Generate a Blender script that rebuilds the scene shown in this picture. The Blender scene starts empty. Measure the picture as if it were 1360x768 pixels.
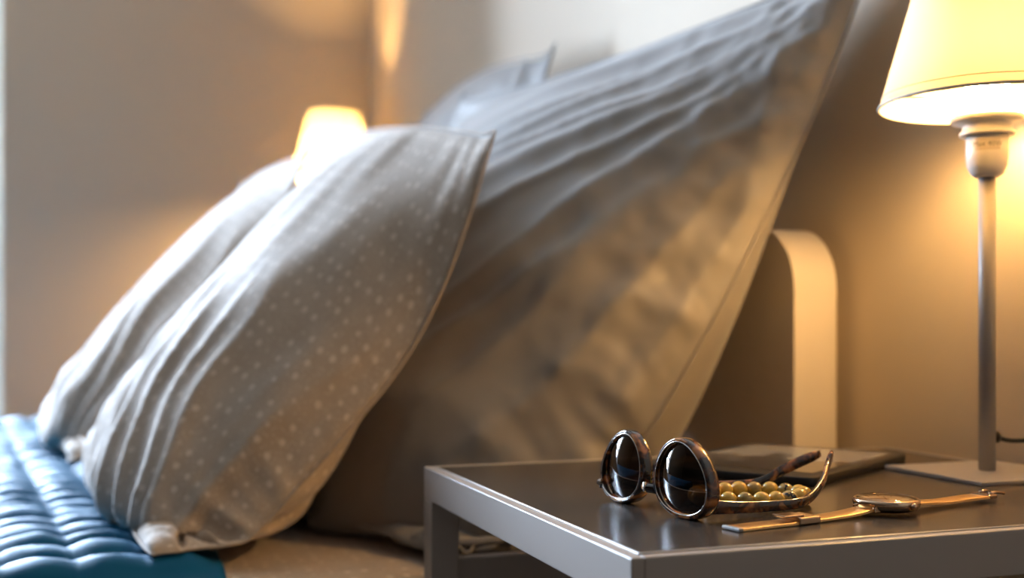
import bpy, bmesh, math, random
import numpy as np
from mathutils import Vector, Matrix, noise as mnoise

sc = bpy.context.scene
COL = sc.collection
random.seed(7)

# ------------------------------------------------------------------ camera, light, exposure
FPX = 1500.0                       # focal length in pixels of the 1360 px wide frame
YAW = math.radians(19.5)           # the camera is turned 19.5 degrees towards the headboard wall
SN, CS = math.sin(YAW), math.cos(YAW)
EYE = 0.677                        # camera height above the floor
TOP = 0.55                         # height of the bedside table top

cam_d = bpy.data.cameras.new('camera'); cam = bpy.data.objects.new('camera', cam_d); COL.objects.link(cam)
cam.location = (0, 0, EYE); cam.rotation_euler = (math.pi/2, 0, -YAW)
cam_d.sensor_width = 36; cam_d.lens = 36*FPX/1360; cam_d.shift_y = 52/1360
cam_d.clip_start = 0.02
cam_d.dof.use_dof = True; cam_d.dof.focus_distance = 0.775; cam_d.dof.aperture_fstop = 4.0
sc.camera = cam

world = bpy.data.worlds.new('world'); sc.world = world; world.use_nodes = True
bg = world.node_tree.nodes['Background']; bg.inputs[0].default_value = (0.62, 0.78, 1.0, 1); bg.inputs[1].default_value = 1.2

ld = bpy.data.lights.new('window_daylight', 'AREA'); ld.shape = 'RECTANGLE'; ld.size = 1.45; ld.size_y = 2.2
ld.energy = 1130; ld.color = (0.64, 0.77, 1.0)
lo = bpy.data.objects.new('window_daylight', ld); COL.objects.link(lo)
lo.location = (-1.02, 4.45, 1.62); lo.rotation_euler = (math.radians(-72), 0, math.radians(14))   # daylight entering through the window

sc.view_settings.view_transform = 'Standard'; sc.view_settings.look = 'None'
sc.view_settings.exposure = 0.15; sc.view_settings.gamma = 1.0; sc.view_settings.use_curve_mapping = False
WARM = (1.0, 0.60, 0.22)

# ------------------------------------------------------------------ helpers
def pos(px, d, h=0.0):
    """Point h above the table top, at depth d along the view axis, in image column px."""
    xc = (px-680)/FPX*d
    return Vector((xc*CS + d*SN, -xc*SN + d*CS, TOP+h))

def mat(name, col=(.8,.8,.8), rough=.5, metal=0.0, spec=.5, coat=0.0, sheen=0.0):
    m = bpy.data.materials.new(name); m.use_nodes = True
    b = m.node_tree.nodes['Principled BSDF']
    b.inputs['Base Color'].default_value = (*col, 1); b.inputs['Roughness'].default_value = rough
    b.inputs['Metallic'].default_value = metal; b.inputs['Specular IOR Level'].default_value = spec
    b.inputs['Coat Weight'].default_value = coat; b.inputs['Coat Roughness'].default_value = .05
    b.inputs['Sheen Weight'].default_value = sheen
    return m
def nt(m): return m.node_tree.nodes, m.node_tree.links, m.node_tree.nodes['Principled BSDF']
def ramp(nodes, stops):
    r = nodes.new('ShaderNodeValToRGB'); e = r.color_ramp.elements
    while len(e) < len(stops): e.new(.5)
    for k, (p, c) in enumerate(stops): e[k].position = p; e[k].color = (*c, 1)
    return r
def add_noise(m, stops, scale, detail=3, coord='Object', dist=0.0, stretch=None):
    n, l, b = nt(m)
    tc = n.new('ShaderNodeTexCoord'); t = n.new('ShaderNodeTexNoise')
    t.inputs['Scale'].default_value = scale; t.inputs['Detail'].default_value = detail; t.inputs['Distortion'].default_value = dist
    src = tc.outputs[coord]
    if stretch:
        mp = n.new('ShaderNodeMapping'); mp.inputs['Scale'].default_value = stretch; l.new(src, mp.inputs[0]); src = mp.outputs[0]
    l.new(src, t.inputs['Vector']); r = ramp(n, stops); l.new(t.outputs['Fac'], r.inputs[0]); l.new(r.outputs[0], b.inputs['Base Color'])
    return t
def add_bump(m, scale, strength, dist=.001, detail=2, coord='Object', kind='ShaderNodeTexNoise', stretch=None):
    n, l, b = nt(m)
    tc = n.new('ShaderNodeTexCoord'); t = n.new(kind); t.inputs['Scale'].default_value = scale
    if 'Detail' in t.inputs: t.inputs['Detail'].default_value = detail
    src = tc.outputs[coord]
    if stretch:
        mp = n.new('ShaderNodeMapping'); mp.inputs['Scale'].default_value = stretch; l.new(src, mp.inputs[0]); src = mp.outputs[0]
    l.new(src, t.inputs['Vector'])
    bp = n.new('ShaderNodeBump'); bp.inputs['Strength'].default_value = strength; bp.inputs['Distance'].default_value = dist
    l.new(t.outputs[0], bp.inputs['Height']); l.new(bp.outputs[0], b.inputs['Normal'])

def tag(o, label=None, cat=None, group=None, kind=None):
    if label: o['label'] = label
    if cat: o['category'] = cat
    if group: o['group'] = group
    if kind: o['kind'] = kind
    return o
def link(name, me, m, parent=None):
    o = bpy.data.objects.new(name, me); COL.objects.link(o)
    if m: me.materials.append(m)
    if parent: o.parent = parent
    return o
def empty(name, loc=(0,0,0), rz=0):
    o = bpy.data.objects.new(name, None); COL.objects.link(o); o.location = loc; o.rotation_euler = (0,0,rz); o.empty_display_size = .05
    return o
def from_bm(name, bm, m, parent=None, smooth=False):
    bmesh.ops.recalc_face_normals(bm, faces=bm.faces)
    me = bpy.data.meshes.new(name); bm.to_mesh(me); bm.free()
    if smooth: me.polygons.foreach_set('use_smooth', [True]*len(me.polygons))
    return link(name, me, m, parent)
def box_bm(bm, a, b, bevel=0.0, seg=2):
    r = bmesh.ops.create_cube(bm, size=1.0); vs = r['verts']
    for v in vs:
        v.co = Vector((a[i]+(b[i]-a[i])*(v.co[i]+.5) for i in range(3)))
    if bevel:
        es = list({e for v in vs for e in v.link_edges})
        bmesh.ops.bevel(bm, geom=es, offset=bevel, segments=seg, profile=.5, affect='EDGES')
def box(name, a, b, m, parent=None, bevel=0.0, seg=2):
    bm = bmesh.new(); box_bm(bm, a, b, bevel, seg); o = from_bm(name, bm, m, parent, smooth=False)
    return o
def lathe(name, prof, m, parent=None, seg=48, center=(0,0,0), smooth=True, close=False):
    bm = bmesh.new(); rings = []
    for (r, z) in prof:
        if r < 1e-6: rings.append([bm.verts.new((center[0], center[1], center[2]+z))])
        else: rings.append([bm.verts.new((center[0]+r*math.cos(2*math.pi*k/seg), center[1]+r*math.sin(2*math.pi*k/seg), center[2]+z)) for k in range(seg)])
    for A, B in zip(rings[:-1], rings[1:]):
        for k in range(seg):
            k2 = (k+1) % seg
            if len(A) == 1 and len(B) == 1: continue
            if len(A) == 1: bm.faces.new((A[0], B[k], B[k2]))
            elif len(B) == 1: bm.faces.new((A[k], A[k2], B[0]))
            else: bm.faces.new((A[k], A[k2], B[k2], B[k]))
    return from_bm(name, bm, m, parent, smooth)
def smooth_angle(o, ang=35):
    me = o.data; me.polygons.foreach_set('use_smooth', [True]*len(me.polygons))
    me.set_sharp_from_angle(angle=math.radians(ang))
    return o
def spline(pts, n):
    """Catmull-Rom through pts, n samples."""
    P = [Vector(p) for p in pts]; P = [2*P[0]-P[1]]+P+[2*P[-1]-P[-2]]; out = []
    m = len(P)-3
    for k in range(n):
        t = k/(n-1)*m; i = min(int(t), m-1); u = t-i
        a, b, c, d = P[i:i+4]
        out.append(.5*((2*b)+(c-a)*u+(2*a-5*b+4*c-d)*u*u+(3*b-a-3*c+d)*u**3))
    return out
def tube(name, pts, r, m, parent=None, seg=8, closed=False):
    bm = bmesh.new(); n = len(pts); rings = []
    up = Vector((0,0,1))
    for i, p in enumerate(pts):
        p = Vector(p)
        t = (Vector(pts[(i+1) % n if closed else min(i+1,n-1)])-Vector(pts[(i-1) % n if closed else max(i-1,0)])).normalized()
        s = t.cross(up); s = s.normalized() if s.length > 1e-4 else Vector((1,0,0))
        w = s.cross(t).normalized(); up = w if not closed else up
        rr = r[i] if isinstance(r, (list, tuple)) else r
        rings.append([bm.verts.new(p+s*rr*math.cos(2*math.pi*k/seg)+w*rr*math.sin(2*math.pi*k/seg)) for k in range(seg)])
    m2 = n if closed else n-1
    for i in range(m2):
        A, B = rings[i], rings[(i+1) % n]
        for k in range(seg): bm.faces.new((A[k], A[(k+1)%seg], B[(k+1)%seg], B[k]))
    if not closed:
        bm.faces.new(rings[0]); bm.faces.new(rings[-1])
    return from_bm(name, bm, m, parent, True)

# ------------------------------------------------------------------ materials
M = {}
M['wall'] = mat('wall_paint', (.62,.51,.385), .75, spec=.25)
add_bump(M['wall'], 260, .08, .0006)
M['ceiling'] = mat('ceiling_paint', (.50,.44,.37), .9)
M['wall_dark'] = mat('bounce_cut_paint', (.20,.155,.12), .8, spec=.25)  # unseen walls coloured dark to reduce the light they bounce back
M['floor'] = mat('floor_wood', (.30,.20,.12), .45)
add_noise(M['floor'], [(.3,(.10,.065,.04)), (.7,(.18,.12,.075))], 6, 5, stretch=(1,12,1))
M['white_paint'] = mat('white_gloss_paint', (.85,.86,.84), .3)
def clear_glass(name, tint, ior, rough=.0):
    m = bpy.data.materials.new(name); m.use_nodes = True; n, l = m.node_tree.nodes, m.node_tree.links
    n.remove(n['Principled BSDF'])
    tr = n.new('ShaderNodeBsdfTransparent'); tr.inputs[0].default_value = (*tint, 1)
    gs = n.new('ShaderNodeBsdfGlossy'); gs.inputs['Roughness'].default_value = rough; gs.inputs[0].default_value = (1,1,1,1)
    fr = n.new('ShaderNodeFresnel'); fr.inputs[0].default_value = ior
    mx = n.new('ShaderNodeMixShader'); l.new(fr.outputs[0], mx.inputs[0]); l.new(tr.outputs[0], mx.inputs[1]); l.new(gs.outputs[0], mx.inputs[2])
    l.new(mx.outputs[0], n['Material Output'].inputs[0])
    return m
M['pane'] = clear_glass('window_glass', (.95,.97,.97), 1.45)
M['frame_metal'] = mat('taupe_powder_coat', (.41,.35,.305), .38, spec=.5)
add_bump(M['frame_metal'], 900, .06, .0003)
M['edge_strip'] = mat('table_edge_strip', (.50,.455,.41), .34, metal=.2)
M['table_top'] = mat('table_top_brown', (.052,.041,.033), .23, spec=.5)
add_bump(M['table_top'], 1400, .03, .0002)
M['headboard'] = mat('headboard_lacquer', (.74,.65,.54), .5)
M['bed_frame'] = mat('bed_frame_upholstery', (.10,.075,.058), .7)
M['steel'] = mat('brushed_steel', (.36,.345,.335), .5, metal=.45)
M['plate'] = mat('lamp_plate_grey', (.50,.47,.44), .42, metal=.3)
M['plastic'] = mat('white_plastic', (.86,.83,.78), .32)
M['black'] = mat('black_rubber', (.012,.011,.010), .4)
M['print'] = mat('label_print', (.05,.045,.04), .6)
M['label'] = mat('label_paper', (.62,.57,.50), .5)

def shade_mat(name, trans):
    m = bpy.data.materials.new(name); m.use_nodes = True; n, l = m.node_tree.nodes, m.node_tree.links
    n.remove(n['Principled BSDF']); out = n['Material Output']
    d = n.new('ShaderNodeBsdfDiffuse'); d.inputs[0].default_value = (.56,.49,.37,1)
    t = n.new('ShaderNodeBsdfTranslucent'); t.inputs[0].default_value = (.95,.84,.56,1)
    mx = n.new('ShaderNodeMixShader'); mx.inputs[0].default_value = trans
    l.new(d.outputs[0], mx.inputs[1]); l.new(t.outputs[0], mx.inputs[2]); l.new(mx.outputs[0], out.inputs[0])
    return m
M['shade'] = shade_mat('lamp_shade_fabric', .085)
M['shade_far'] = shade_mat('lamp_shade_fabric_far', .10)
M['trim'] = mat('shade_trim', (.70,.60,.45), .6)
def bulb_mat(name, strength):
    m = mat(name, (.9,.9,.85), .3); n, l, b = nt(m)
    b.inputs['Emission Color'].default_value = (*WARM, 1); b.inputs['Emission Strength'].default_value = strength
    return m
M['bulb'] = bulb_mat('bulb_lit', 280)
M['bulb_far'] = bulb_mat('bulb_lit_far', 1050)

def fabric(name, c1, c2, rough=.75, sheen=.25, weave=900, weave_s=.15):
    m = mat(name, c1, rough, sheen=sheen, spec=.3)
    add_noise(m, [(.3,c1), (.7,c2)], 14, 6, coord='UV')
    add_bump(m, weave, weave_s, .0006, 1, coord='UV')
    return m
M['grey_sateen'] = fabric('grey_sateen', (.222,.198,.176), (.255,.23,.206), .5, .3)
def dotted(name, base, base2, dot, spacing):
    m = mat(name, base, .85, sheen=.3, spec=.2); n, l, b = nt(m)
    tc = n.new('ShaderNodeTexCoord')
    v = n.new('ShaderNodeTexVoronoi'); v.inputs['Scale'].default_value = 1/spacing; v.inputs['Randomness'].default_value = .25
    l.new(tc.outputs['UV'], v.inputs['Vector'])
    r = ramp(n, [(.0,(1,1,1)), (.17,(1,1,1)), (.25,(0,0,0))]); l.new(v.outputs['Distance'], r.inputs[0])
    v2 = n.new('ShaderNodeTexVoronoi'); v2.inputs['Scale'].default_value = 4.2/spacing; v2.inputs['Randomness'].default_value = .6
    l.new(tc.outputs['UV'], v2.inputs['Vector'])
    r2 = ramp(n, [(.0,(.55,.55,.55)), (.22,(.45,.45,.45)), (.34,(0,0,0))]); l.new(v2.outputs['Distance'], r2.inputs[0])
    mxv = n.new('ShaderNodeMath'); mxv.operation = 'MAXIMUM'; l.new(r.outputs[0], mxv.inputs[0]); l.new(r2.outputs[0], mxv.inputs[1])
    ns = n.new('ShaderNodeTexNoise'); ns.inputs['Scale'].default_value = 25; l.new(tc.outputs['UV'], ns.inputs['Vector'])
    rb = ramp(n, [(.35,base), (.65,base2)]); l.new(ns.outputs[0], rb.inputs[0])
    mx = n.new('ShaderNodeMix'); mx.data_type = 'RGBA'; l.new(mxv.outputs[0], mx.inputs[0])
    l.new(rb.outputs[0], mx.inputs[6]); mx.inputs[7].default_value = (*dot, 1); l.new(mx.outputs[2], b.inputs['Base Color'])
    w = n.new('ShaderNodeTexNoise'); w.inputs['Scale'].default_value = 900; l.new(tc.outputs['UV'], w.inputs['Vector'])
    bp = n.new('ShaderNodeBump'); bp.inputs['Strength'].default_value = .2; bp.inputs['Distance'].default_value = .0006
    l.new(w.outputs[0], bp.inputs['Height']); l.new(bp.outputs[0], b.inputs['Normal'])
    return m
M['dotted'] = dotted('dotted_cotton', (.44,.335,.24), (.485,.375,.275), (.66,.54,.42), .018)
M['quilt'] = mat('blue_satin', (.006,.090,.185), .55, spec=.22)
M['quilt'].node_tree.nodes['Principled BSDF'].inputs['Specular Tint'].default_value = (.12,.50,.85,1)
add_bump(M['quilt'], 700, .1, .0005, 1)

def tort(name):
    m = mat(name, (.1,.05,.02), .12, coat=.6)
    add_noise(m, [(.42,(.012,.006,.004)), (.51,(.08,.025,.007)), (.60,(.32,.11,.026)), (.74,(.50,.21,.055))], 75, 2, dist=.6)
    return m
M['tortoise'] = tort('tortoiseshell')
M['lens'] = clear_glass('tinted_lens', (.040,.027,.021), 1.55, .012)
M['chrome'] = mat('hinge_metal', (.75,.68,.60), .15, metal=1)
M['gold'] = mat('gold_mesh', (.80,.50,.22), .30, metal=1)
add_bump(M['gold'], 1300, .35, .0005, 0, kind='ShaderNodeTexVoronoi')
M['gold_case'] = mat('rose_gold', (.72,.50,.33), .16, metal=1)
M['dial'] = mat('watch_dial', (.62,.47,.33), .35, metal=.5)
M['crystal'] = clear_glass('watch_crystal', (.97,.96,.94), 1.5, .02)
M['reader'] = mat('reader_shell', (.016,.015,.014), .42)
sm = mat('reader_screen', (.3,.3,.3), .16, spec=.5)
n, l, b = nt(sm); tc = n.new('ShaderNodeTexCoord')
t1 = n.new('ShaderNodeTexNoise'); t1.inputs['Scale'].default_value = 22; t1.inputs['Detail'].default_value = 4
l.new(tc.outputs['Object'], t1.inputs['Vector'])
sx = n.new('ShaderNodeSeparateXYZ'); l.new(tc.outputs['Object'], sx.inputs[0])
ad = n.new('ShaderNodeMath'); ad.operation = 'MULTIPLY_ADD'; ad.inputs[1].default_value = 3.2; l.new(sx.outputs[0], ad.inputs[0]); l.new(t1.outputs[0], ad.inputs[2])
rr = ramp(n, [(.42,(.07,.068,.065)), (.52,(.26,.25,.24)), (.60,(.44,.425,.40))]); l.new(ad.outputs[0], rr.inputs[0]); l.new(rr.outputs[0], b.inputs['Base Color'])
M['screen'] = sm
def bead_mat(name, lo, hi, dark, thr):
    m = mat(name, lo, .16, coat=.5)
    add_noise(m, [(thr-.06, dark), (thr, lo), (.72, hi)], 170, 3, coord='Object', dist=.8)
    return m
M['bead_a'] = bead_mat('bead_ochre', (.72,.37,.04), (.84,.52,.09), (.36,.18,.02), .22)
M['bead_b'] = bead_mat('bead_olive', (.36,.22,.05), (.52,.34,.08), (.13,.07,.02), .30)
M['bead_c'] = bead_mat('bead_speckled', (.42,.27,.07), (.60,.42,.12), (.015,.012,.010), .46)

# ------------------------------------------------------------------ the room
WX, BY, LX, FY, CH = 0.82, 3.76, -5.0, -5.0, 2.6
def structure(o, label=None):
    o['kind'] = 'structure'
    if label: o['label'] = label
    return o
structure(box('floor', (LX-.1,FY-.1,-.1), (WX+.1,BY+.1,0), M['floor']), 'brown wooden bedroom floor')
structure(box('ceiling', (LX-.1,FY-.1,CH), (WX+.1,BY+.1,CH+.1), M['ceiling']), 'pale bedroom ceiling')
structure(box('wall_right', (WX,FY-.1,0), (WX+.1,BY+.1,CH), M['wall']), 'beige wall behind the headboard and lamps')
structure(box('wall_left', (LX-.1,FY-.1,0), (LX,BY+.1,CH), M['wall_dark']), 'unseen wall opposite the headboard, darkened to cut bounce light')
structure(box('wall_front', (LX,FY-.1,0), (WX,FY,CH), M['wall_dark']), 'unseen wall behind the camera, darkened to cut bounce light')
# back wall with a window opening left of the picture
WX0, WX1, WZ0, WZ1 = -1.56, -.312, .30, 2.45
bm = bmesh.new()
box_bm(bm, (WX1,BY,0), (WX,BY+.36,CH)); box_bm(bm, (LX,BY,0), (WX0,BY+.36,CH))
box_bm(bm, (WX0,BY,0), (WX1,BY+.36,WZ0)); box_bm(bm, (WX0,BY,WZ1), (WX1,BY+.36,CH))
structure(from_bm('wall_back', bm, M['wall']), 'beige far wall lit warm by the far lamp')
win = empty('window_1', ((WX0+WX1)/2, BY, WZ0)); structure(win, 'white framed window at the left edge of the far wall')
def wbox(name, a, b, m): 
    o = box(name, a, b, m, None, .004); o.parent = win; o.matrix_parent_inverse = Matrix.Translation(-Vector(win.location)); return o
fy0, fy1 = BY+.24, BY+.33
for nm, a, b in (('frame_jamb',(WX1-.055,fy0,WZ0),(WX1+.006,fy1,WZ1)), ('frame_jamb',(WX0-.006,fy0,WZ0),(WX0+.055,fy1,WZ1)),
                 ('frame_head',(WX0,fy0,WZ1-.055),(WX1,fy1,WZ1)), ('frame_sill',(WX0,fy0-.03,WZ0-.02),(WX1,fy1,WZ0+.055)),
                 ('mullion_panel',(-1.02,fy0,WZ0),(-.82,fy1,WZ1)), ('transom',(WX0+.05,fy0+.02,.98),(-1.02,fy1,1.06))):
    wbox(nm, a, b, M['white_paint'])
for a, b in (((WX0+.05,BY+.28,WZ0+.05),(-1.02,BY+.286,.98)), ((WX0+.05,BY+.28,1.06),(-1.02,BY+.286,WZ1-.05)), ((-.82,BY+.28,WZ0+.05),(WX1-.05,BY+.286,WZ1-.05))):
    wbox('pane', a, b, M['pane'])
for nm, a, b in (('baseboard_right',(WX-.015,FY,0),(WX,BY,.07)), ('baseboard_back',(LX,BY-.015,0),(WX-.015,BY,.07))):
    structure(box(nm, a, b, M['white_paint'], None, .003))

# ------------------------------------------------------------------ bed
BEDZ = EYE-.238                    # top of the sheet
MY0, MY1 = 1.06, 2.96
bed = empty('bed', (.74, 2.0, 0)); tag(bed, 'bed with pale rounded headboard panel and dark frame', 'bed')
def child(o, p):
    o.parent = p; o.matrix_parent_inverse = Matrix.Translation(-Vector(p.location)); return o
# headboard: slab with rounded top corners
HX0, HX1, HY0, HY1, HZ0, HZ1, HR = .742, .800, 1.12, 2.90, .10, .797, .075
out = [(HY0,HZ0)] + [(HY0+HR-HR*math.cos(a), HZ1-HR+HR*math.sin(a)) for a in [math.pi/2*k/14 for k in range(15)]]
out += [(HY1-HR+HR*math.sin(a), HZ1-HR+HR*math.cos(a)) for a in [math.pi/2*k/14 for k in range(15)]] + [(HY1,HZ0)]
bm = bmesh.new()
A = [bm.verts.new((HX0,y,z)) for y, z in out]; B = [bm.verts.new((HX1,y,z)) for y, z in out]
fa = bm.faces.new(A); fb = bm.faces.new(B)
for k in range(len(out)): bm.faces.new((A[k], A[(k+1)%len(out)], B[(k+1)%len(out)], B[k]))
bmesh.ops.bevel(bm, geom=list(fa.edges)+list(fb.edges), offset=.003, segments=2, profile=.5, affect='EDGES')
hb = from_bm('headboard', bm, M['headboard'], bed); smooth_angle(hb, 30); child(hb, bed)
hb['label'] = 'pale cream headboard with rounded corner'
for y in (MY0+.02, MY1-.06): child(box('side_rail', (-1.30,y,.13), (.742,y+.04,.26), M['bed_frame'], None, .006), bed)
child(box('foot_rail', (-1.34,MY0+.02,.13), (-1.30,MY1-.02,.26), M['bed_frame'], None, .006), bed)
child(box('slat_base', (-1.30,MY0+.06,.17), (.742,MY1-.06,.20), M['bed_frame']), bed)
for x in (-1.28, .66):
    for y in (MY0+.02, MY1-.08): child(box('leg', (x,y,0), (x+.06,y+.06,.13), M['bed_frame'], None, .004), bed)
# mattress in a fitted sheet
bm = bmesh.new(); box_bm(bm, (-1.28,MY0,.205), (.735,MY1,BEDZ), .04, 5)
bmesh.ops.subdivide_edges(bm, edges=[e for e in bm.edges if e.calc_length() > .3], cuts=24, use_grid_fill=True)
uv = bm.loops.layers.uv.new('UVMap')
for f in bm.faces:
    for lp in f.loops: lp[uv].uv = (lp.vert.co.x + lp.vert.co.z*.7, lp.vert.co.y + lp.vert.co.z)
for v in bm.verts:
    if v.co.z > BEDZ-.05: v.co.z += .006*mnoise.noise(v.co*7)
mt = from_bm('mattress', bm, M['dotted'], None, True)
tag(mt, 'mattress in a beige dotted fitted sheet under the pillows', 'mattress')

# ------------------------------------------------------------------ quilt
QA = math.radians(6.8); CX, CY = .063, .062
def quilt():
    nx, ny = 190, 300
    x0, x1 = -1.32, .10
    ytop = MY1+.03 - (MY0-.02)
    total = ytop + .50                # far drop .18, near drop .32 of cloth
    verts, faces = [], []
    ca, sa = math.cos(QA), math.sin(QA)
    Zt = BEDZ+.006
    for j in range(ny):
        s = -.32 + total*j/(ny-1)     # distance along the quilt from the near bed edge
        for i in range(nx):
            x = x0+(x1-x0)*i/(nx-1)
            R = .045; ye, yf = MY0-.006, MY1+.008
            L = yf-ye
            if s < 0: 
                q = -s
                if q < R*math.pi/2: a = q/R; y = ye+R-R*math.sin(a)-R*0; z = Zt-R+R*math.cos(a); y = ye+R - R*math.sin(a); nrm = Vector((0,-math.sin(a),math.cos(a)))
                else: y = ye; z = Zt-R-(q-R*math.pi/2); nrm = Vector((0,-1,0))
                y -= .0
            elif s > L-2*R:
                q = s-(L-2*R)
                if q < R*math.pi/2: a = q/R; y = yf-R+R*math.sin(a); z = Zt-R+R*math.cos(a); nrm = Vector((0,math.sin(a),math.cos(a)))
                else: y = yf; z = Zt-R-(q-R*math.pi/2); nrm = Vector((0,1,0))
            else:
                y = ye+R+s; z = Zt; nrm = Vector((0,0,1))
            # stitched boxes, the stitch lines turned a little on the bed
            u = (x*ca + s*sa + .03)/CX; v = (-x*sa + s*ca + .02)/CY
            v += .10*mnoise.noise(Vector((u*.6, v*.5, 1.7)))
            pu, pv = abs(math.sin(math.pi*u)), abs(math.sin(math.pi*v))
            edge = min(1, (x1-x)/.03)
            puff = .019*(.5+.5*pu**.35)*(pv**.75)
            w = .0035*mnoise.noise(Vector((u*1.3, v*3.1, 0)))+.002*mnoise.noise(Vector((u*2.6, v*7, 3)))+.010*mnoise.noise(Vector((x*3, s*2.2, 9)))
            h = (.002+puff*(.85+.3*mnoise.noise(Vector((math.floor(u)*3.1, math.floor(v)*1.7, 2))))+w*(.3+.7*pu))*max(.15, edge)+.004
            p = Vector((x, y, z))+nrm*h
            verts.append(p)
    for j in range(ny-1):
        for i in range(nx-1):
            a = j*nx+i; faces.append((a, a+1, a+nx+1, a+nx))
    me = bpy.data.meshes.new('quilt'); me.from_pydata(verts, [], faces); me.polygons.foreach_set('use_smooth', [True]*len(faces))
    o = link('quilt', me, M['quilt'])
    so = o.modifiers.new('thickness', 'SOLIDIFY'); so.thickness = .008; so.offset = -1
    return o
tag(quilt(), 'blue satin box-stitched quilt covering the foot side of the bed', 'quilt')

# ------------------------------------------------------------------ pillows: two sewn sheets blown up on the bed
def inflate(S, W, H, vol, seed=0, steps=300, press=9.0, grav=1.0, collide=None, corner_k=.5, seam_k=.03, wr=.003, flange=0, soft=1.0, back=1.0, iron=1, lim=None):
    nv, nu = S.shape[:2]
    S = S.astype(np.float32); rng = np.random.default_rng(seed)
    du = np.gradient(S, axis=1); dv = np.gradient(S, axis=0)
    N = np.cross(du, dv); N /= np.linalg.norm(N, axis=2, keepdims=True)+1e-9
    uu, vv = np.meshgrid(np.linspace(-1,1,nu), np.linspace(-1,1,nv))
    bump = ((1-uu**2)*(1-vv**2))[..., None]
    ns = rng.normal(0, wr, (2, nv, nu, 1))
    for _ in range(3): ns = (ns+np.roll(ns,1,1)+np.roll(ns,-1,1)+np.roll(ns,1,2)+np.roll(ns,-1,2))/5
    X = (np.stack([S+N*(.03*bump), S-N*(.03*bump)])+ns*3*N).astype(np.float32)
    V = np.zeros_like(X)
    lu, lv = W/(nu-1), H/(nv-1); ldg = (lu*lu+lv*lv)**.5
    seam = np.zeros((nv,nu), bool); seam[0] = seam[-1] = True; seam[:,0] = seam[:,-1] = True
    k = np.where(seam, seam_k, 0.0)
    for a in (0,-1):
        for b in (0,-1): k[a,b] = corner_k
    k[-1,1:-1] *= 2.5
    k = k[None,...,None].astype(np.float32); dt = np.float32(1/120)
    def con(A, B, L, w, comp=1.0):
        d = B-A; ln = np.sqrt(np.einsum('...i,...i->...', d, d))[...,None]+1e-7
        c = (1-L/ln)*(.5*w)
        if comp < 1: c = np.where(ln < L, c*comp, c)
        d = d*c; A += d; B -= d
    for it in range(steps):
        nrm = np.cross(np.gradient(X, axis=2), np.gradient(X, axis=1)); nrm[1] *= -1
        C = S.mean((0,1)); cv = float(((X-C)*nrm).sum()/3)
        pr = press*min(1, max(-.3, (vol-cv)/vol*4))
        ar = nrm/(lu*lv); am = np.sqrt((ar*ar).sum(-1, keepdims=True)); ar *= np.minimum(1, 1.1/(am+1e-9))
        ar[0] *= back; V += dt*(pr*ar); V[...,2] -= dt*grav; V *= .93
        P = X.copy(); X = X+V*dt
        for rep in range(2):
            for o in (0,1):
                n = (nu-o)//2; con(X[:,:,o:o+2*n:2], X[:,:,o+1:o+2*n:2], lu, 1.0)
                n = (nv-o)//2; con(X[:,o:o+2*n:2], X[:,o+1:o+2*n:2], lv, 1.0)
            for o in (0,1):
                n = (nv-o)//2
                con(X[:,o:o+2*n:2,:-1], X[:,o+1:o+2*n:2,1:], ldg, .35, .6); con(X[:,o:o+2*n:2,1:], X[:,o+1:o+2*n:2,:-1], ldg, .35, .6)
        con(X[:,:,:-2], X[:,:,2:], 2*lu, .10*soft); con(X[:,:-2], X[:,2:], 2*lv, .10*soft)
        con(X[:,:,:-4], X[:,:,4:], 4*lu, .04*soft, .5); con(X[:,:-4], X[:,4:], 4*lv, .04*soft, .5)
        X += (S[None]-X)*k
        m = (X[0]+X[1])*.5
        for s in (0,1): X[s][seam] = m[seam]
        if flange:
            for s, e in ((0,.0008), (1,-.0008)): X[s][1:-1,1:flange] += (m[1:-1,1:flange]-X[s][1:-1,1:flange])*.8
        if lim:
            ex = np.maximum(((X[0]-S)*N).sum(-1, keepdims=True)-(lim[0]+lim[1]*bump), 0); X[0] -= (N*ex).astype(np.float32)
        if collide: collide(X)
        V = (X-P)/dt
        sp = np.sqrt((V*V).sum(-1, keepdims=True)); V *= np.minimum(1, 1.5/(sp+1e-9))
    for _ in range(iron):                                # a light iron
        Y = X.copy(); Y[:,1:-1,1:-1] = (X[:,1:-1,1:-1]*4+X[:,:-2,1:-1]+X[:,2:,1:-1]+X[:,1:-1,:-2]+X[:,1:-1,2:])/8; X = Y
        if iron > 1:
            for sl in ((slice(None),0), (slice(None),-1)):
                E = X[sl]; E[:,1:-1] = (E[:,:-2]+2*E[:,1:-1]+E[:,2:])/4
            for c in (0,-1):
                E = X[:,:,c]; E[:,1:-1] = (E[:,:-2]+2*E[:,1:-1]+E[:,2:])/4
    return X
def wrinkle(X, fields):
    """Push the front sheet in and out by cloth folds; fields are functions of (u, v) in metres."""
    _, nv, nu, _ = X.shape
    n = np.cross(np.gradient(X[1], axis=1), np.gradient(X[1], axis=0)); n *= -1; n /= np.linalg.norm(n, axis=2, keepdims=True)+1e-9
    for j in range(1, nv-1):
        for i in range(1, nu-1):
            u, v = i/(nu-1), j/(nv-1); ed = min(1, min(i, nu-1-i, j, nv-1-j)/3)
            X[1,j,i] += n[j,i]*(ed*sum(f(u, v) for f in fields))
    return X
def ridge(x):
    return (1-abs(mnoise.noise(x)))**3-.45
def radial(cu, cv, freq, amp, r0, r1, seed, asp=1.0):
    def f(u, v):
        du, dv = (u-cu)*asp, v-cv; r = math.hypot(du, dv)
        if r > r1: return 0.0
        a = math.atan2(dv, du); w = min(1, r/r0)*max(0, 1-(r/r1)**2)
        return amp*w*ridge(Vector((a*freq+.35*mnoise.noise(Vector((u*5,v*5,seed))), r*1.6, seed)))
    return f
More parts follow.
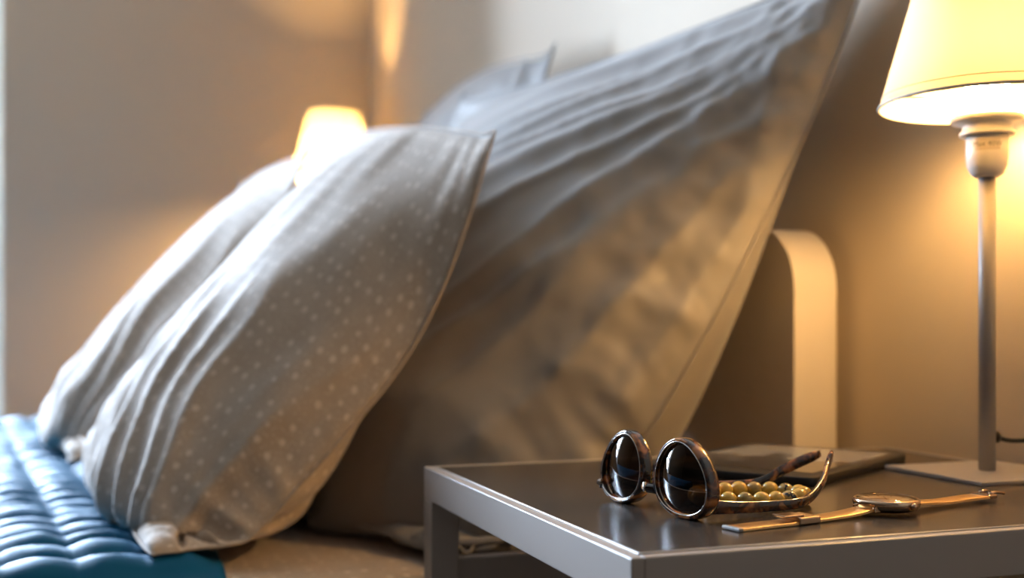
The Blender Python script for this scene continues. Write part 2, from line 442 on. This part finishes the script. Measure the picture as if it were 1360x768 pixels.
def edge_crimp(freq, amp, reach, seed, slant=.4):
    def f(u, v):
        w = max(0, 1-u/reach); w = w*w*(3-2*w)
        return amp*w*(ridge(Vector((v*freq+u*freq*slant, u*9, seed)))+.5*ridge(Vector((v*freq*2.1-u*14, u*20, seed+5))))
    return f
def soft(freq, amp, seed, sx=1, sy=1):
    return lambda u, v: amp*mnoise.noise(Vector((u*freq*sx, v*freq*sy, seed)))
def surface(near, far, nv, nu, bow=0.0):
    """Base sheet between two side curves (lists of points bottom to top)."""
    a = np.array([p[:] for p in spline(near, nv)]); b = np.array([p[:] for p in spline(far, nv)])
    t = np.linspace(0,1,nu)[None,:,None]
    S = a[:,None]*(1-t)+b[:,None]*t
    S[...,2] += bow*np.sin(np.pi*t[...,0])*(np.linspace(0,1,nv)[:,None]**2)
    return S
def pillow(name, X, W, H, m, label, group, piping):
    _, nv, nu, _ = X.shape
    idx = -np.ones((2,nv,nu), int); verts = []; uvs = []
    for s in (0,1):
        for j in range(nv):
            for i in range(nu):
                edge = j in (0,nv-1) or i in (0,nu-1)
                if s == 1 and edge: idx[s,j,i] = idx[0,j,i]; continue
                idx[s,j,i] = len(verts); verts.append(tuple(float(c) for c in X[s,j,i])); uvs.append((W*i/(nu-1)+s*.013, H*j/(nv-1)))
    faces = []
    for s in (0,1):
        for j in range(nv-1):
            for i in range(nu-1):
                f = (idx[s,j,i], idx[s,j,i+1], idx[s,j+1,i+1], idx[s,j+1,i]); faces.append(f if s == 0 else f[::-1])
    o0 = Vector(np.array(verts).mean(0)); o0.z = min(v[2] for v in verts)
    me = bpy.data.meshes.new(name); me.from_pydata([(v[0]-o0.x,v[1]-o0.y,v[2]-o0.z) for v in verts], [], [tuple(int(a) for a in f) for f in faces])
    ul = me.uv_layers.new(name='UVMap'); vi = np.zeros(len(me.loops), int); me.loops.foreach_get('vertex_index', vi)
    ul.data.foreach_set('uv', np.array(uvs)[vi].ravel()); me.polygons.foreach_set('use_smooth', [True]*len(faces))
    o = link(name, me, m); o.location = o0; tag(o, label, 'pillow', group)
    sub = o.modifiers.new('smooth', 'SUBSURF'); sub.levels = 1; sub.render_levels = 1
    ring = [X[0,0,i] for i in range(nu)]+[X[0,j,nu-1] for j in range(1,nv)]+[X[0,nv-1,i] for i in range(nu-2,-1,-1)]+[X[0,j,0] for j in range(nv-2,0,-1)]
    tube('seam_piping', [Vector([float(c) for c in p])-o0 for p in ring], piping, m, o, 6, True)
    return o
BZ = EYE
def floor_wall(zb, head=True):
    def f(X):
        X[...,2] = np.maximum(X[...,2], zb)
        lim = np.where(X[...,2] < HZ1, HX0-.004, WX-.006); X[...,0] = np.minimum(X[...,0], lim)
    return f
def front_field(X):
    """Foremost surface of a finished pillow as x(y, z) on a grid."""
    ys = np.linspace(.9, 3.1, 111); zs = np.linspace(.35, 1.3, 60); F = np.full((111,60), 9.0)
    P = X.reshape(-1,3); a = np.clip(((P[:,1]-.9)/2.2*110).round().astype(int),0,110); b = np.clip(((P[:,2]-.35)/.95*59).round().astype(int),0,59)
    np.minimum.at(F, (a,b), P[:,0]); return F
def against(F, zb):
    base = floor_wall(zb)
    def f(X):
        base(X)
        a = np.clip(((X[...,1]-.9)/2.2*110).round().astype(int),0,110); b = np.clip(((X[...,2]-.35)/.95*59).round().astype(int),0,59)
        X[...,0] = np.minimum(X[...,0], F[a,b]-.004)
    return f
zb = BEDZ+.009
def crv(pts, y0, y1=None): return [(x, y0 if y1 is None else y0+(y1-y0)*k/(len(pts)-1), EYE+z) for k, (x, z) in enumerate(pts)]

# big grey pillows against the headboard
nearS = crv([(.36,-.225), (.46,-.19), (.55,-.08), (.65,.20), (.765,.545)], 1.90, 1.90)
farS  = crv([(.32,-.225), (.42,-.19), (.50,-.08), (.58,.18), (.66,.46)], 2.72, 2.70)
Xc = inflate(surface(nearS, farS, 56, 52, .07), .86, .90, .085, seed=11, steps=240, collide=floor_wall(zb), corner_k=.3, seam_k=.04)
wrinkle(Xc, [radial(-.02, 1.0, 8, .014, .25, 1.0, 5.3), soft(5, .010, 4.6)])
nearS = crv([(.31,-.225), (.44,-.19), (.55,-.10), (.68,.13), (.812,.450)], 1.075, 1.05)
farS  = crv([(.27,-.225), (.35,-.18), (.42,-.08), (.50,.14), (.595,.43)], 1.93, 1.93)
Xb = inflate(surface(nearS, farS, 108, 108, -.015), .96, .90, .138, seed=3, steps=300, collide=against(front_field(Xc), zb), corner_k=.6, seam_k=.04, flange=2, soft=.6, wr=.006, back=.5, lim=(.004,.14))
wrinkle(Xb, [radial(-.02, 1.0, 9, .016, .55, 1.05, 3.3), edge_crimp(15, .012, .22, 1.1), edge_crimp(7, .006, .5, 8.1, -.5), soft(4, .014, 6.6, .8, 1.8), soft(9, .004, 2.6, .6, 1.8)])
F = np.minimum(front_field(Xb), front_field(Xc))
# smaller dotted pillows leaning on them
nearS = crv([(.035,-.214), (.11,-.214), (.185,-.155), (.30,-.03), (.392,.225)], 1.10, 1.15)
farS  = crv([(-.045,-.165), (.04,-.18), (.12,-.12), (.22,.04), (.32,.315)], 1.82, 1.80)
Xd = inflate(surface(nearS, farS, 90, 90, .012), .725, .645, .042, seed=5, steps=280, collide=against(F, BEDZ+.027), corner_k=.3, seam_k=.09, soft=.7, wr=.004, back=.35, iron=6, lim=(.006,.09))
wrinkle(Xd, [radial(.12, -.05, 7, .022, .3, .85, 2.3), soft(4, .008, 1.6), soft(9, .004, 3.1, 1.5, .6)])
nearS = crv([(-.06,-.205), (.02,-.205), (.10,-.12), (.20,.04), (.31,.31)], 1.88, 1.86)
farS  = crv([(-.08,-.205), (.0,-.205), (.08,-.12), (.17,.04), (.27,.335)], 2.56, 2.52)
Xe = inflate(surface(nearS, farS, 60, 60), .71, .66, .050, seed=8, steps=240, collide=against(F, BEDZ+.027), corner_k=.7, seam_k=.08, soft=.7, back=.4, iron=4)
wrinkle(Xe, [radial(.2, -.05, 6, .018, .3, .9, 7.3), soft(4, .008, 9.6)])
pillow('pillow', Xb, .96, .90, M['grey_sateen'], 'large crumpled grey pillow nearest the lamp, leaning on the headboard', 'grey pillows against the headboard', .0018)
pillow('pillow', Xc, .86, .90, M['grey_sateen'], 'large grey pillow farther back, only its top corner showing', 'grey pillows against the headboard', .0018)
pillow('pillow', Xd, .725, .645, M['dotted'], 'beige dotted pillow nearest the camera, leaning on the grey pillow', 'dotted pillows in front', .0016)
pillow('pillow', Xe, .71, .66, M['dotted'], 'dotted pillow farther back, white in the daylight over the quilt', 'dotted pillows in front', .0016)

# ------------------------------------------------------------------ bedside tables
TX0, TX1, TY0, TY1 = .27, .780, .565, 1.005
def bedside(name, loc, w, dpt, label):
    """w along the wall-normal (x), dpt along the wall (y); origin at the floor, corner at min x / min y."""
    r = empty(name, loc); tag(r, label, 'table', 'bedside tables')
    t = .026; hh = .029; z1 = TOP
    mt = M['frame_metal']
    for x in (0, w-t):
        for y in (0, dpt-t): box('leg', (x,y,0), (x+t,y+t,z1-hh), mt, r, .0012, 2)
    box('rail', (0,0,z1-hh), (.008,dpt,z1), mt, r, .0010); box('rail', (w-.008,0,z1-hh), (w,dpt,z1), mt, r, .0010)
    box('rail', (.008,0,z1-hh), (w-.008,.008,z1), mt, r, .0010); box('rail', (.008,dpt-.008,z1-hh), (w-.008,dpt,z1), mt, r, .0010)
    a = .0085
    top = box('table_top', (a+.0012,a+.0012,z1-.010), (w-a-.0012,dpt-a-.0012,z1), M['table_top'], r, .0004)
    top['label'] = 'dark brown satin table top'
    for p, q in (((a-.0005,a-.0005,z1-.010),(a+.0012,dpt-a+.0005,z1+.0009)), ((w-a-.0012,a-.0005,z1-.010),(w-a+.0005,dpt-a+.0005,z1+.0009)),
                 ((a+.0012,a-.0005,z1-.010),(w-a-.0012,a+.0012,z1+.0009)), ((a+.0012,dpt-a-.0012,z1-.010),(w-a-.0012,dpt-a+.0005,z1+.0009))):
        box('edge_strip', p, q, M['edge_strip'], r, .0005, 2)
    box('side_panel', (t,dpt-.020,.12), (w-t,dpt-.004,z1-.083), mt, r, .001)
    box('shelf', (t*.5,.004,.10), (w-t*.5,dpt-.004,.12), mt, r, .001)
    return r
bedside('bedside_table', (TX0,TY0,0), TX1-TX0, TY1-TY0, 'taupe metal bedside table with dark top holding sunglasses and watch')
bedside('bedside_table', (.27,3.12,0), .51, .44, 'bedside table on the far side of the bed under the far lamp')

# ------------------------------------------------------------------ table lamps
def table_lamp(loc, label, zsock, zs0, zs1, rs0, rs1, base, bulb, text=False, k=1.0):
    r = empty('table_lamp', loc); tag(r, label, 'lamp', 'bedside table lamps')
    h = base/2
    bp = box('base_plate', (-h,-h,0), (h,h,.0035), M['plate'], r, .0008)
    tube('pole', [(0,0,.0035), (0,0,zsock*.5), (0,0,zsock+.004)], .0071*k, M['steel'], r, 24)
    lathe('socket', [(0,zsock), (.010*k,zsock), (.0135*k,zsock+.003*k), (.0166*k,zsock+.010*k), (.0174*k,zsock+.018*k), (.0174*k,zsock+.037*k), (0,zsock+.037*k)], M['plastic'], r)
    zr = zsock+.036*k
    lathe('socket_ring', [(.0174*k,zr), (.0225*k,zr), (.0228*k,zr+.0015*k), (.0225*k,zr+.0035*k), (.0205*k,zr+.004*k), (.0205*k,zr+.011*k), (.0285*k,zr+.0115*k), (.030*k,zr+.013*k), (.030*k,zr+.016*k), (.028*k,zr+.0175*k), (.012*k,zr+.018*k), (.0,zr+.018*k)], M['plastic'], r)
    zt = zr+.018*k
    lathe('bulb', [(.012*k,zt), (.0125*k,zt+.012*k), (.017*k,zt+.022*k), (.0215*k,zt+.034*k), (.0225*k,zt+.044*k), (.020*k,zt+.055*k), (.012*k,zt+.063*k), (0,zt+.0655*k)], M[bulb], r, 24)
    sh = lathe('lamp_shade', [(rs0+(rs1-rs0)*t/8, zs0+(zs1-zs0)*t/8) for t in range(9)], M['shade' if text else 'shade_far'], r, 72)
    def ring(rr, z, rad, nm): tube(nm, [(rr*math.cos(2*math.pi*q/72), rr*math.sin(2*math.pi*q/72), z) for q in range(72)], rad, M['trim'], sh, 8, True)
    ring(rs0, zs0, .0016*k, 'rim_trim'); ring(rs1, zs1, .0016*k, 'rim_trim')
    zz = zs0+.009*k; rr = rs0+(rs1-rs0)*(zz-zs0)/(zs1-zs0)
    ring(rr+.0002, zz, .0005*k, 'hem_stitch')
    for q in range(3):
        a = q*2.094+.9; tube('shade_arm', [(.026*k*math.cos(a), .026*k*math.sin(a), zr+.0165*k), (rs0*.6*math.cos(a), rs0*.6*math.sin(a), zs0+.004*k), (rs0*.985*math.cos(a), rs0*.985*math.sin(a), zs0+.002*k)], .0012*k, M['plastic'], r, 6)
    if text:
        ang = math.atan2(-loc[1]-.0, -loc[0]) + math.radians(2)      # the side of the socket turned to the camera
        R = .0174*k+.00025; zc = zsock+.0270*k
        bm = bmesh.new(); n = 12; wv = []
        for q in range(n+1):
            a = ang-.60+1.20*q/n; wv.append((bm.verts.new((R*math.cos(a),R*math.sin(a),zc-.0052)), bm.verts.new((R*math.cos(a),R*math.sin(a),zc+.0052))))
        for q in range(n): bm.faces.new((wv[q][0], wv[q+1][0], wv[q+1][1], wv[q][1]))
        lb = from_bm('rating_label', bm, M['label'], r)
        cu = bpy.data.curves.new('rating_text', 'FONT'); cu.body = 'Max 40W'; cu.size = .0062; cu.align_x = 'CENTER'; cu.align_y = 'CENTER'; cu.resolution_u = 2
        to = bpy.data.objects.new('rating_text_source', cu); COL.objects.link(to); bpy.context.view_layer.update()
        me = bpy.data.meshes.new_from_object(to.evaluated_get(bpy.context.evaluated_depsgraph_get())); bpy.data.objects.remove(to)
        bm = bmesh.new(); bm.from_mesh(me); R2 = R+.0002
        for v in bm.verts:
            a = ang+v.co.x/R2; v.co = Vector((R2*math.cos(a), R2*math.sin(a), zc+v.co.y))
        me2 = bpy.data.meshes.new('rating_text'); bm.to_mesh(me2); bm.free(); link('rating_text', me2, M['print'], lb)
    return r
LP = tuple(pos(1311,.982))[:2]
lamp = table_lamp((LP[0],LP[1],TOP), 'lit table lamp with cream shade and square plate on the near table', .258, .322, .472, .0895, .047, .121, 'bulb', True)
box_g = tube('cord_grommet', [(.006,0,.032), (.011,0,.032)], .0055, M['black'], lamp, 12)
cord = tube('cord', [p for p in spline([(.009,0,.032), (.022,-.006,.029), (.045,-.016,.030), (.066,-.022,.024), (.082,-.020,-.03), (.088,.0,-.12), (.090,.06,-.22), (.092,.08,-.33)], 60)], .0021, M['black'], lamp, 8)
far_lamp = table_lamp((.64,3.44,TOP), 'lit far lamp behind the pillows in the room corner', .52, .585, .785, .128, .076, .20, 'bulb_far', k=1.35)

# ------------------------------------------------------------------ e-reader
RC = pos(1207,1.075); e1 = (pos(1080,.899)-RC).normalized(); e2 = Vector((e1.y,-e1.x,0))
far_c = pos(990,1.19)
if (far_c-RC).dot(e2) < 0: e2 = -e2
EL, EW = .225, .165
er = empty('e_reader', RC+e1*EL/2+e2*EW/2, math.atan2(-e1.y,-e1.x)); tag(er, 'black e-reader with grey screen lying flat behind the sunglasses', 'e-reader')
bm = bmesh.new(); box_bm(bm, (-EL/2,-EW/2,.0), (EL/2,EW/2,.0078)); 
bmesh.ops.bevel(bm, geom=[e for e in bm.edges if abs(e.verts[0].co.z-e.verts[1].co.z) > .004], offset=.011, segments=6, profile=.5, affect='EDGES')
bmesh.ops.bevel(bm, geom=[e for e in bm.edges if abs(e.verts[0].co.z-e.verts[1].co.z) < .001], offset=.002, segments=2, profile=.5, affect='EDGES')
smooth_angle(from_bm('shell', bm, M['reader'], er), 40)
box('screen', (-EL/2+.028,-EW/2+.012,.0072), (EL/2-.014,EW/2-.012,.0081), M['screen'], er)

# ------------------------------------------------------------------ sunglasses, upside down
def sunglasses():
    o0 = pos(868,.79)
    r = empty('sunglasses', o0); tag(r, 'tortoiseshell sunglasses with dark lenses lying upside down on the table', 'sunglasses')
    def dirc(x, d): return Vector((x*CS+d*SN, -x*SN+d*CS, 0)).normalized()
    n1, n2 = dirc(-.855,-.52), dirc(-.905,-.425)
    up = Vector((0,0,1)); info = []
    for (px, d, n, hgt, wid, out) in ((907,.755,n1,.0535,.0580,1), (829,.820,n2,.0535,.0580,-1)):
        side = up.cross(n)                      # to the right in the image as seen from the front
        lean = (up+n*(-.06)).normalized()
        nn = side.cross(lean).normalized()
        if nn.dot(n) < 0: nn = -nn
        c = pos(px,d)+up*(hgt/2)-o0
        N = 72; outl = []
        for k in range(N):
            t = 2*math.pi*k/N; a, b = wid/2, hgt/2
            cz = math.sin(t); cx = math.cos(t)
            x = a*cx*(1-.17*cz)+out*.0035*(-cz); z = b*(cz if cz > 0 else -abs(cz)**.92)
            outl.append((x, z))
        def at(x, z, f): return c+side*x+lean*z+nn*f
        # rim: rounded rectangular profile swept round the outline
        prof = [(0,.0018), (.0004,.0026), (.0014,.0030), (.0024,.0022), (.0028,.0), (.0030,-.0035), (.0027,-.0062), (.0012,-.0070), (.0,-.0045)]
        bm = bmesh.new(); rings = []
        for (x, z) in outl:
            L = math.hypot(x, z); rings.append([bm.verts.new(at(x*(1-(.0028-q)/L), z*(1-(.0028-q)/L), f)) for q, f in prof])
        for k in range(N):
            A, B = rings[k], rings[(k+1) % N]
            for j in range(len(prof)): bm.faces.new((A[j], A[(j+1)%len(prof)], B[(j+1)%len(prof)], B[j]))
        rim = from_bm('rim', bm, M['tortoise'], r, True)
        # thin metal ring standing in for the edge highlight where lens meets rim
        tube('rim_highlight', [at(x*(1-.0028/math.hypot(x,z)), z*(1-.0028/math.hypot(x,z)), .0028) for x, z in outl], .0004, M['chrome'], rim, 6, True)
        bm = bmesh.new(); Rl = .062; rows = []
        for j in range(13):
            s = j/12
            if j == 0: rows.append([bm.verts.new(at(0,0,.0048))]); continue
            rw = []
            for (x, z) in outl:
                L = math.hypot(x,z); f = s*(1-.0036/L); xx, zz = x*f, z*f
                rw.append(bm.verts.new(at(xx, zz, .0048-(xx*xx+zz*zz)/(2*Rl))))
            rows.append(rw)
        for k in range(N): bm.faces.new((rows[0][0], rows[1][k], rows[1][(k+1)%N]))
        for A, B in zip(rows[1:-1], rows[2:]):
            for k in range(N): bm.faces.new((A[k], B[k], B[(k+1)%N], A[(k+1)%N]))
        ln = from_bm('lens', bm, M['lens'], r, True); ln['label'] = 'dark brown tinted lens'
        info.append((c, side, lean, nn, wid, hgt))
    (c1,s1,l1,m1,w,h), (c2,s2,l2,m2,_,_) = info
    # bridge between the rims, low because the glasses lie upside down
    A = c1-s1*(w/2-.0015)-l1*(h*.20)+m1*(-.001); B = c2+s2*(w/2-.0015)-l2*(h*.20)+m2*(-.001)
    mid = (A+B)/2+(m1+m2)*.0015
    tube('bridge', spline([A, A*.6+B*.4+(m1+m2)*.0014, mid, A*.4+B*.6+(m1+m2)*.0014, B], 14), .0036, M['tortoise'], r, 10)
    for s_, P in ((1,A), (-1,B)):
        tube('nose_pad', [P+Vector((0,0,.004))-(m1+m2)*.003, P+Vector((0,0,.010))-(m1+m2)*.005], .0018, M['chrome'], r, 8)
    tube('bridge_rivet', [A*.55+B*.45+(m1+m2)*.0030+Vector((0,0,-.003)), A*.55+B*.45+(m1+m2)*.0030+Vector((0,0,.004))], .0010, M['chrome'], r, 8)
    # temples: flat tapered bars with ear hooks that point up
    def temple(path, hts, th):
        pts = spline([p-o0 for p in path], 40); bm = bmesh.new(); rings = []
        for i, p in enumerate(pts):
            t = (pts[min(i+1,39)]-pts[max(i-1,0)]).normalized(); sd = t.cross(up); sd = sd.normalized() if sd.length > .05 else rings_s
            rings_s = sd; w_ = sd.cross(t).normalized()
            u = i/39*(len(hts)-1); q = min(int(u), len(hts)-2); hh = hts[q]+(hts[q+1]-hts[q])*(u-q)
            e = 1.0
            if i > 36: e = (.96,.85,.6)[i-37]
            ring = []
            for k in range(10):
                a = 2*math.pi*k/10; cx, cy = math.cos(a), math.sin(a)
                ring.append(bm.verts.new(p+sd*(th/2*e*math.copysign(abs(cx)**.6,cx))+w_*(hh/2*e*math.copysign(abs(cy)**.6,cy))))
            rings.append(ring)
        for A_, B_ in zip(rings[:-1], rings[1:]):
            for k in range(10): bm.faces.new((A_[k], A_[(k+1)%10], B_[(k+1)%10], B_[k]))
        bm.faces.new(rings[0]); bm.faces.new(rings[-1])
        return from_bm('temple', bm, M['tortoise'], r, True)
    tn = temple([pos(937,.748,.0085), pos(975,.757,.0068), pos(1017,.770,.0055), pos(1057,.779,.0060), pos(1077,.793,.0085), pos(1092,.812,.0165), pos(1099,.833,.026), pos(1105,.843,.0345)],
                [.0105,.0085,.0075,.0072,.0068,.0062,.0058,.0052], .0038)
    tf = temple([pos(797,.846,.0125), pos(860,.850,.0095), pos(930,.856,.0075), pos(985,.862,.0075), pos(1012,.866,.0095), pos(1035,.872,.0160), pos(1060,.878,.0225), pos(1089,.884,.0290)],
                [.0105,.0085,.0075,.0072,.0072,.0080,.0085,.0080], .0036)
    for T, P in ((tn, pos(944,.744,.0075)), (tf, pos(797,.842,.0125))):
        tube('hinge_rivet', [P-o0-dirc(-.3,-.95)*.001, P-o0+dirc(-.3,-.95)*.0025], .0022, M['chrome'], T, 10)
    return r
sunglasses()

# ------------------------------------------------------------------ bead bracelet between the temples
br = empty('bead_bracelet', pos(996,.817)); tag(br, 'bracelet of ochre and olive stone beads inside the sunglasses temples', 'bracelet')
NB = 18; bl = []; a_, b_ = .0400, .0255
dense = [(a_*math.cos(2*math.pi*k/720), b_*math.sin(2*math.pi*k/720)) for k in range(720)]
per = sum(math.dist(dense[k], dense[(k+1)%720]) for k in range(720)); step = per/NB
acc = 0; nxt = step*.3
for k in range(720):
    acc += math.dist(dense[k], dense[(k+1)%720])
    if acc >= nxt and len(bl) < NB: bl.append(dense[k]); nxt += step
bmeshes = {}
for nm in ('bead_a','bead_b','bead_c'):
    bm = bmesh.new(); bmesh.ops.create_uvsphere(bm, u_segments=24, v_segments=14, radius=.0064)
    me = bpy.data.meshes.new('bead'); bm.to_mesh(me); bm.free(); me.polygons.foreach_set('use_smooth', [True]*len(me.polygons)); me.materials.append(M[nm]); bmeshes[nm] = me
seqb = ['a','c','a','b','a','a','a','b','a','a','b','a','b','a','a','c','a','a']
rb = random.Random(4)
for k, (ex, ey) in enumerate(bl):
    o = bpy.data.objects.new('bead', bmeshes['bead_'+seqb[k]]); COL.objects.link(o); o.parent = br
    dx, dd = ex*.97-ey*.20, ey+ex*.18
    o.location = Vector((dx*CS+dd*SN, -dx*SN+dd*CS, .0063)); s = rb.uniform(.94,1.04); o.scale = (s,s,s)
    o.rotation_euler = (rb.uniform(0,6), rb.uniform(0,6), rb.uniform(0,6))
tube('cord', [Vector(((ex*.97-ey*.2)*CS+(ey+ex*.18)*SN, -(ex*.97-ey*.2)*SN+(ey+ex*.18)*CS, .0063)) for ex, ey in bl], .0008, M['black'], br, 6, True)

# ------------------------------------------------------------------ wristwatch
wa, wb = pos(950,.702), pos(1338,.846)
wd = (wb-wa).normalized(); wc = pos(1177,.778)
wt = empty('wristwatch', wc, math.atan2(wd.y, wd.x)); tag(wt, 'gold wristwatch with mesh strap laid out along the table edge', 'watch')
rc = .0225
lathe('case', [(0,.0018), (.016,.0018), (.0195,.0030), (.0215,.0048), (rc,.0068), (rc,.0086), (.0218,.0100), (.0205,.0106), (.0198,.0102)], M['gold_case'], wt, 64)
lathe('dial', [(0,.0088), (.0200,.0088)], M['dial'], wt, 48)
lathe('crystal', [(.0200,.0102), (.0190,.0110), (.0120,.0115), (0,.0117), ], M['crystal'], wt, 48)
for a in range(12):
    t = a*math.pi/6; o = box('hour_marker', (.0155,-.0004,.0088), (.0185,.0004,.0091), M['gold_case'], wt); o.rotation_euler.z = t
for a, ln in ((.9,.010), (2.6,.015)):
    o = box('hand', (-.002,-.0004,.0092), (ln,.0004,.0095), M['gold_case'], wt); o.rotation_euler.z = a
tube('crown', [(0,-rc+.0005,.0070), (0,-rc-.0030,.0070)], .0024, M['gold_case'], wt, 12)
for sx in (-1,1):
    for sy in (-1,1): box('lug', (sx*.0185-.0035,sy*.0088-.0012,.0025), (sx*.0185+.0045*1,sy*.0088+.0012,.0062), M['gold_case'], wt, .0006)
def strap(name, pts, wid, th):
    P = spline([Vector(p) for p in pts], 30); bm = bmesh.new(); rg = []
    for i, p in enumerate(P):
        t = (P[min(i+1,29)]-P[max(i-1,0)]).normalized(); n_ = Vector((0,1,0)).cross(t)*-1; n_ = n_ if n_.z > 0 else -n_
        rg.append([bm.verts.new(p+Vector((0,s*wid/2,0))+n_*z) for s, z in ((-1,0),(-.97,th*.85),(-.9,th),(.9,th),(.97,th*.85),(1,0))])
    for A_, B_ in zip(rg[:-1], rg[1:]):
        for k in range(6): bm.faces.new((A_[k], A_[(k+1)%6], B_[(k+1)%6], B_[k]))
    bm.faces.new(rg[0]); bm.faces.new(rg[-1])
    return smooth_angle(from_bm(name, bm, M['gold'], wt), 40)
strap('strap', [(-.020,0,.0035), (-.032,0,.0022), (-.05,0,.0012), (-.09,0,.0006), (-.137,.001,.0004)], .0165, .0017)
strap('strap', [(.020,0,.0040), (.034,0,.0036), (.055,0,.0024), (.080,0,.0028), (.100,0,.0030)], .0165, .0017)
cl = box('clasp', (-.090,-.0098,.0002), (-.072,.0098,.0052), M['gold_case'], wt, .001)
box('clasp_lever', (-.100,-.0060,.0052), (-.083,.0060,.0066), M['gold_case'], cl, .0005)
box('strap_tip', (-.1405,-.0082,.0004), (-.1368,.0082,.0026), M['steel'], wt, .0006)
bk = box('buckle', (.099,-.0085,.0024), (.108,.0085,.0056), M['gold_case'], wt, .001)
tube('buckle_tongue', [(.104,-.004,.0055), (.112,-.004,.0062), (.121,-.004,.0048)], .0012, M['gold_case'], bk, 8)
tube('buckle_tongue', [(.104,.004,.0055), (.110,.004,.0066), (.116,.004,.0055)], .0012, M['gold_case'], bk, 8)
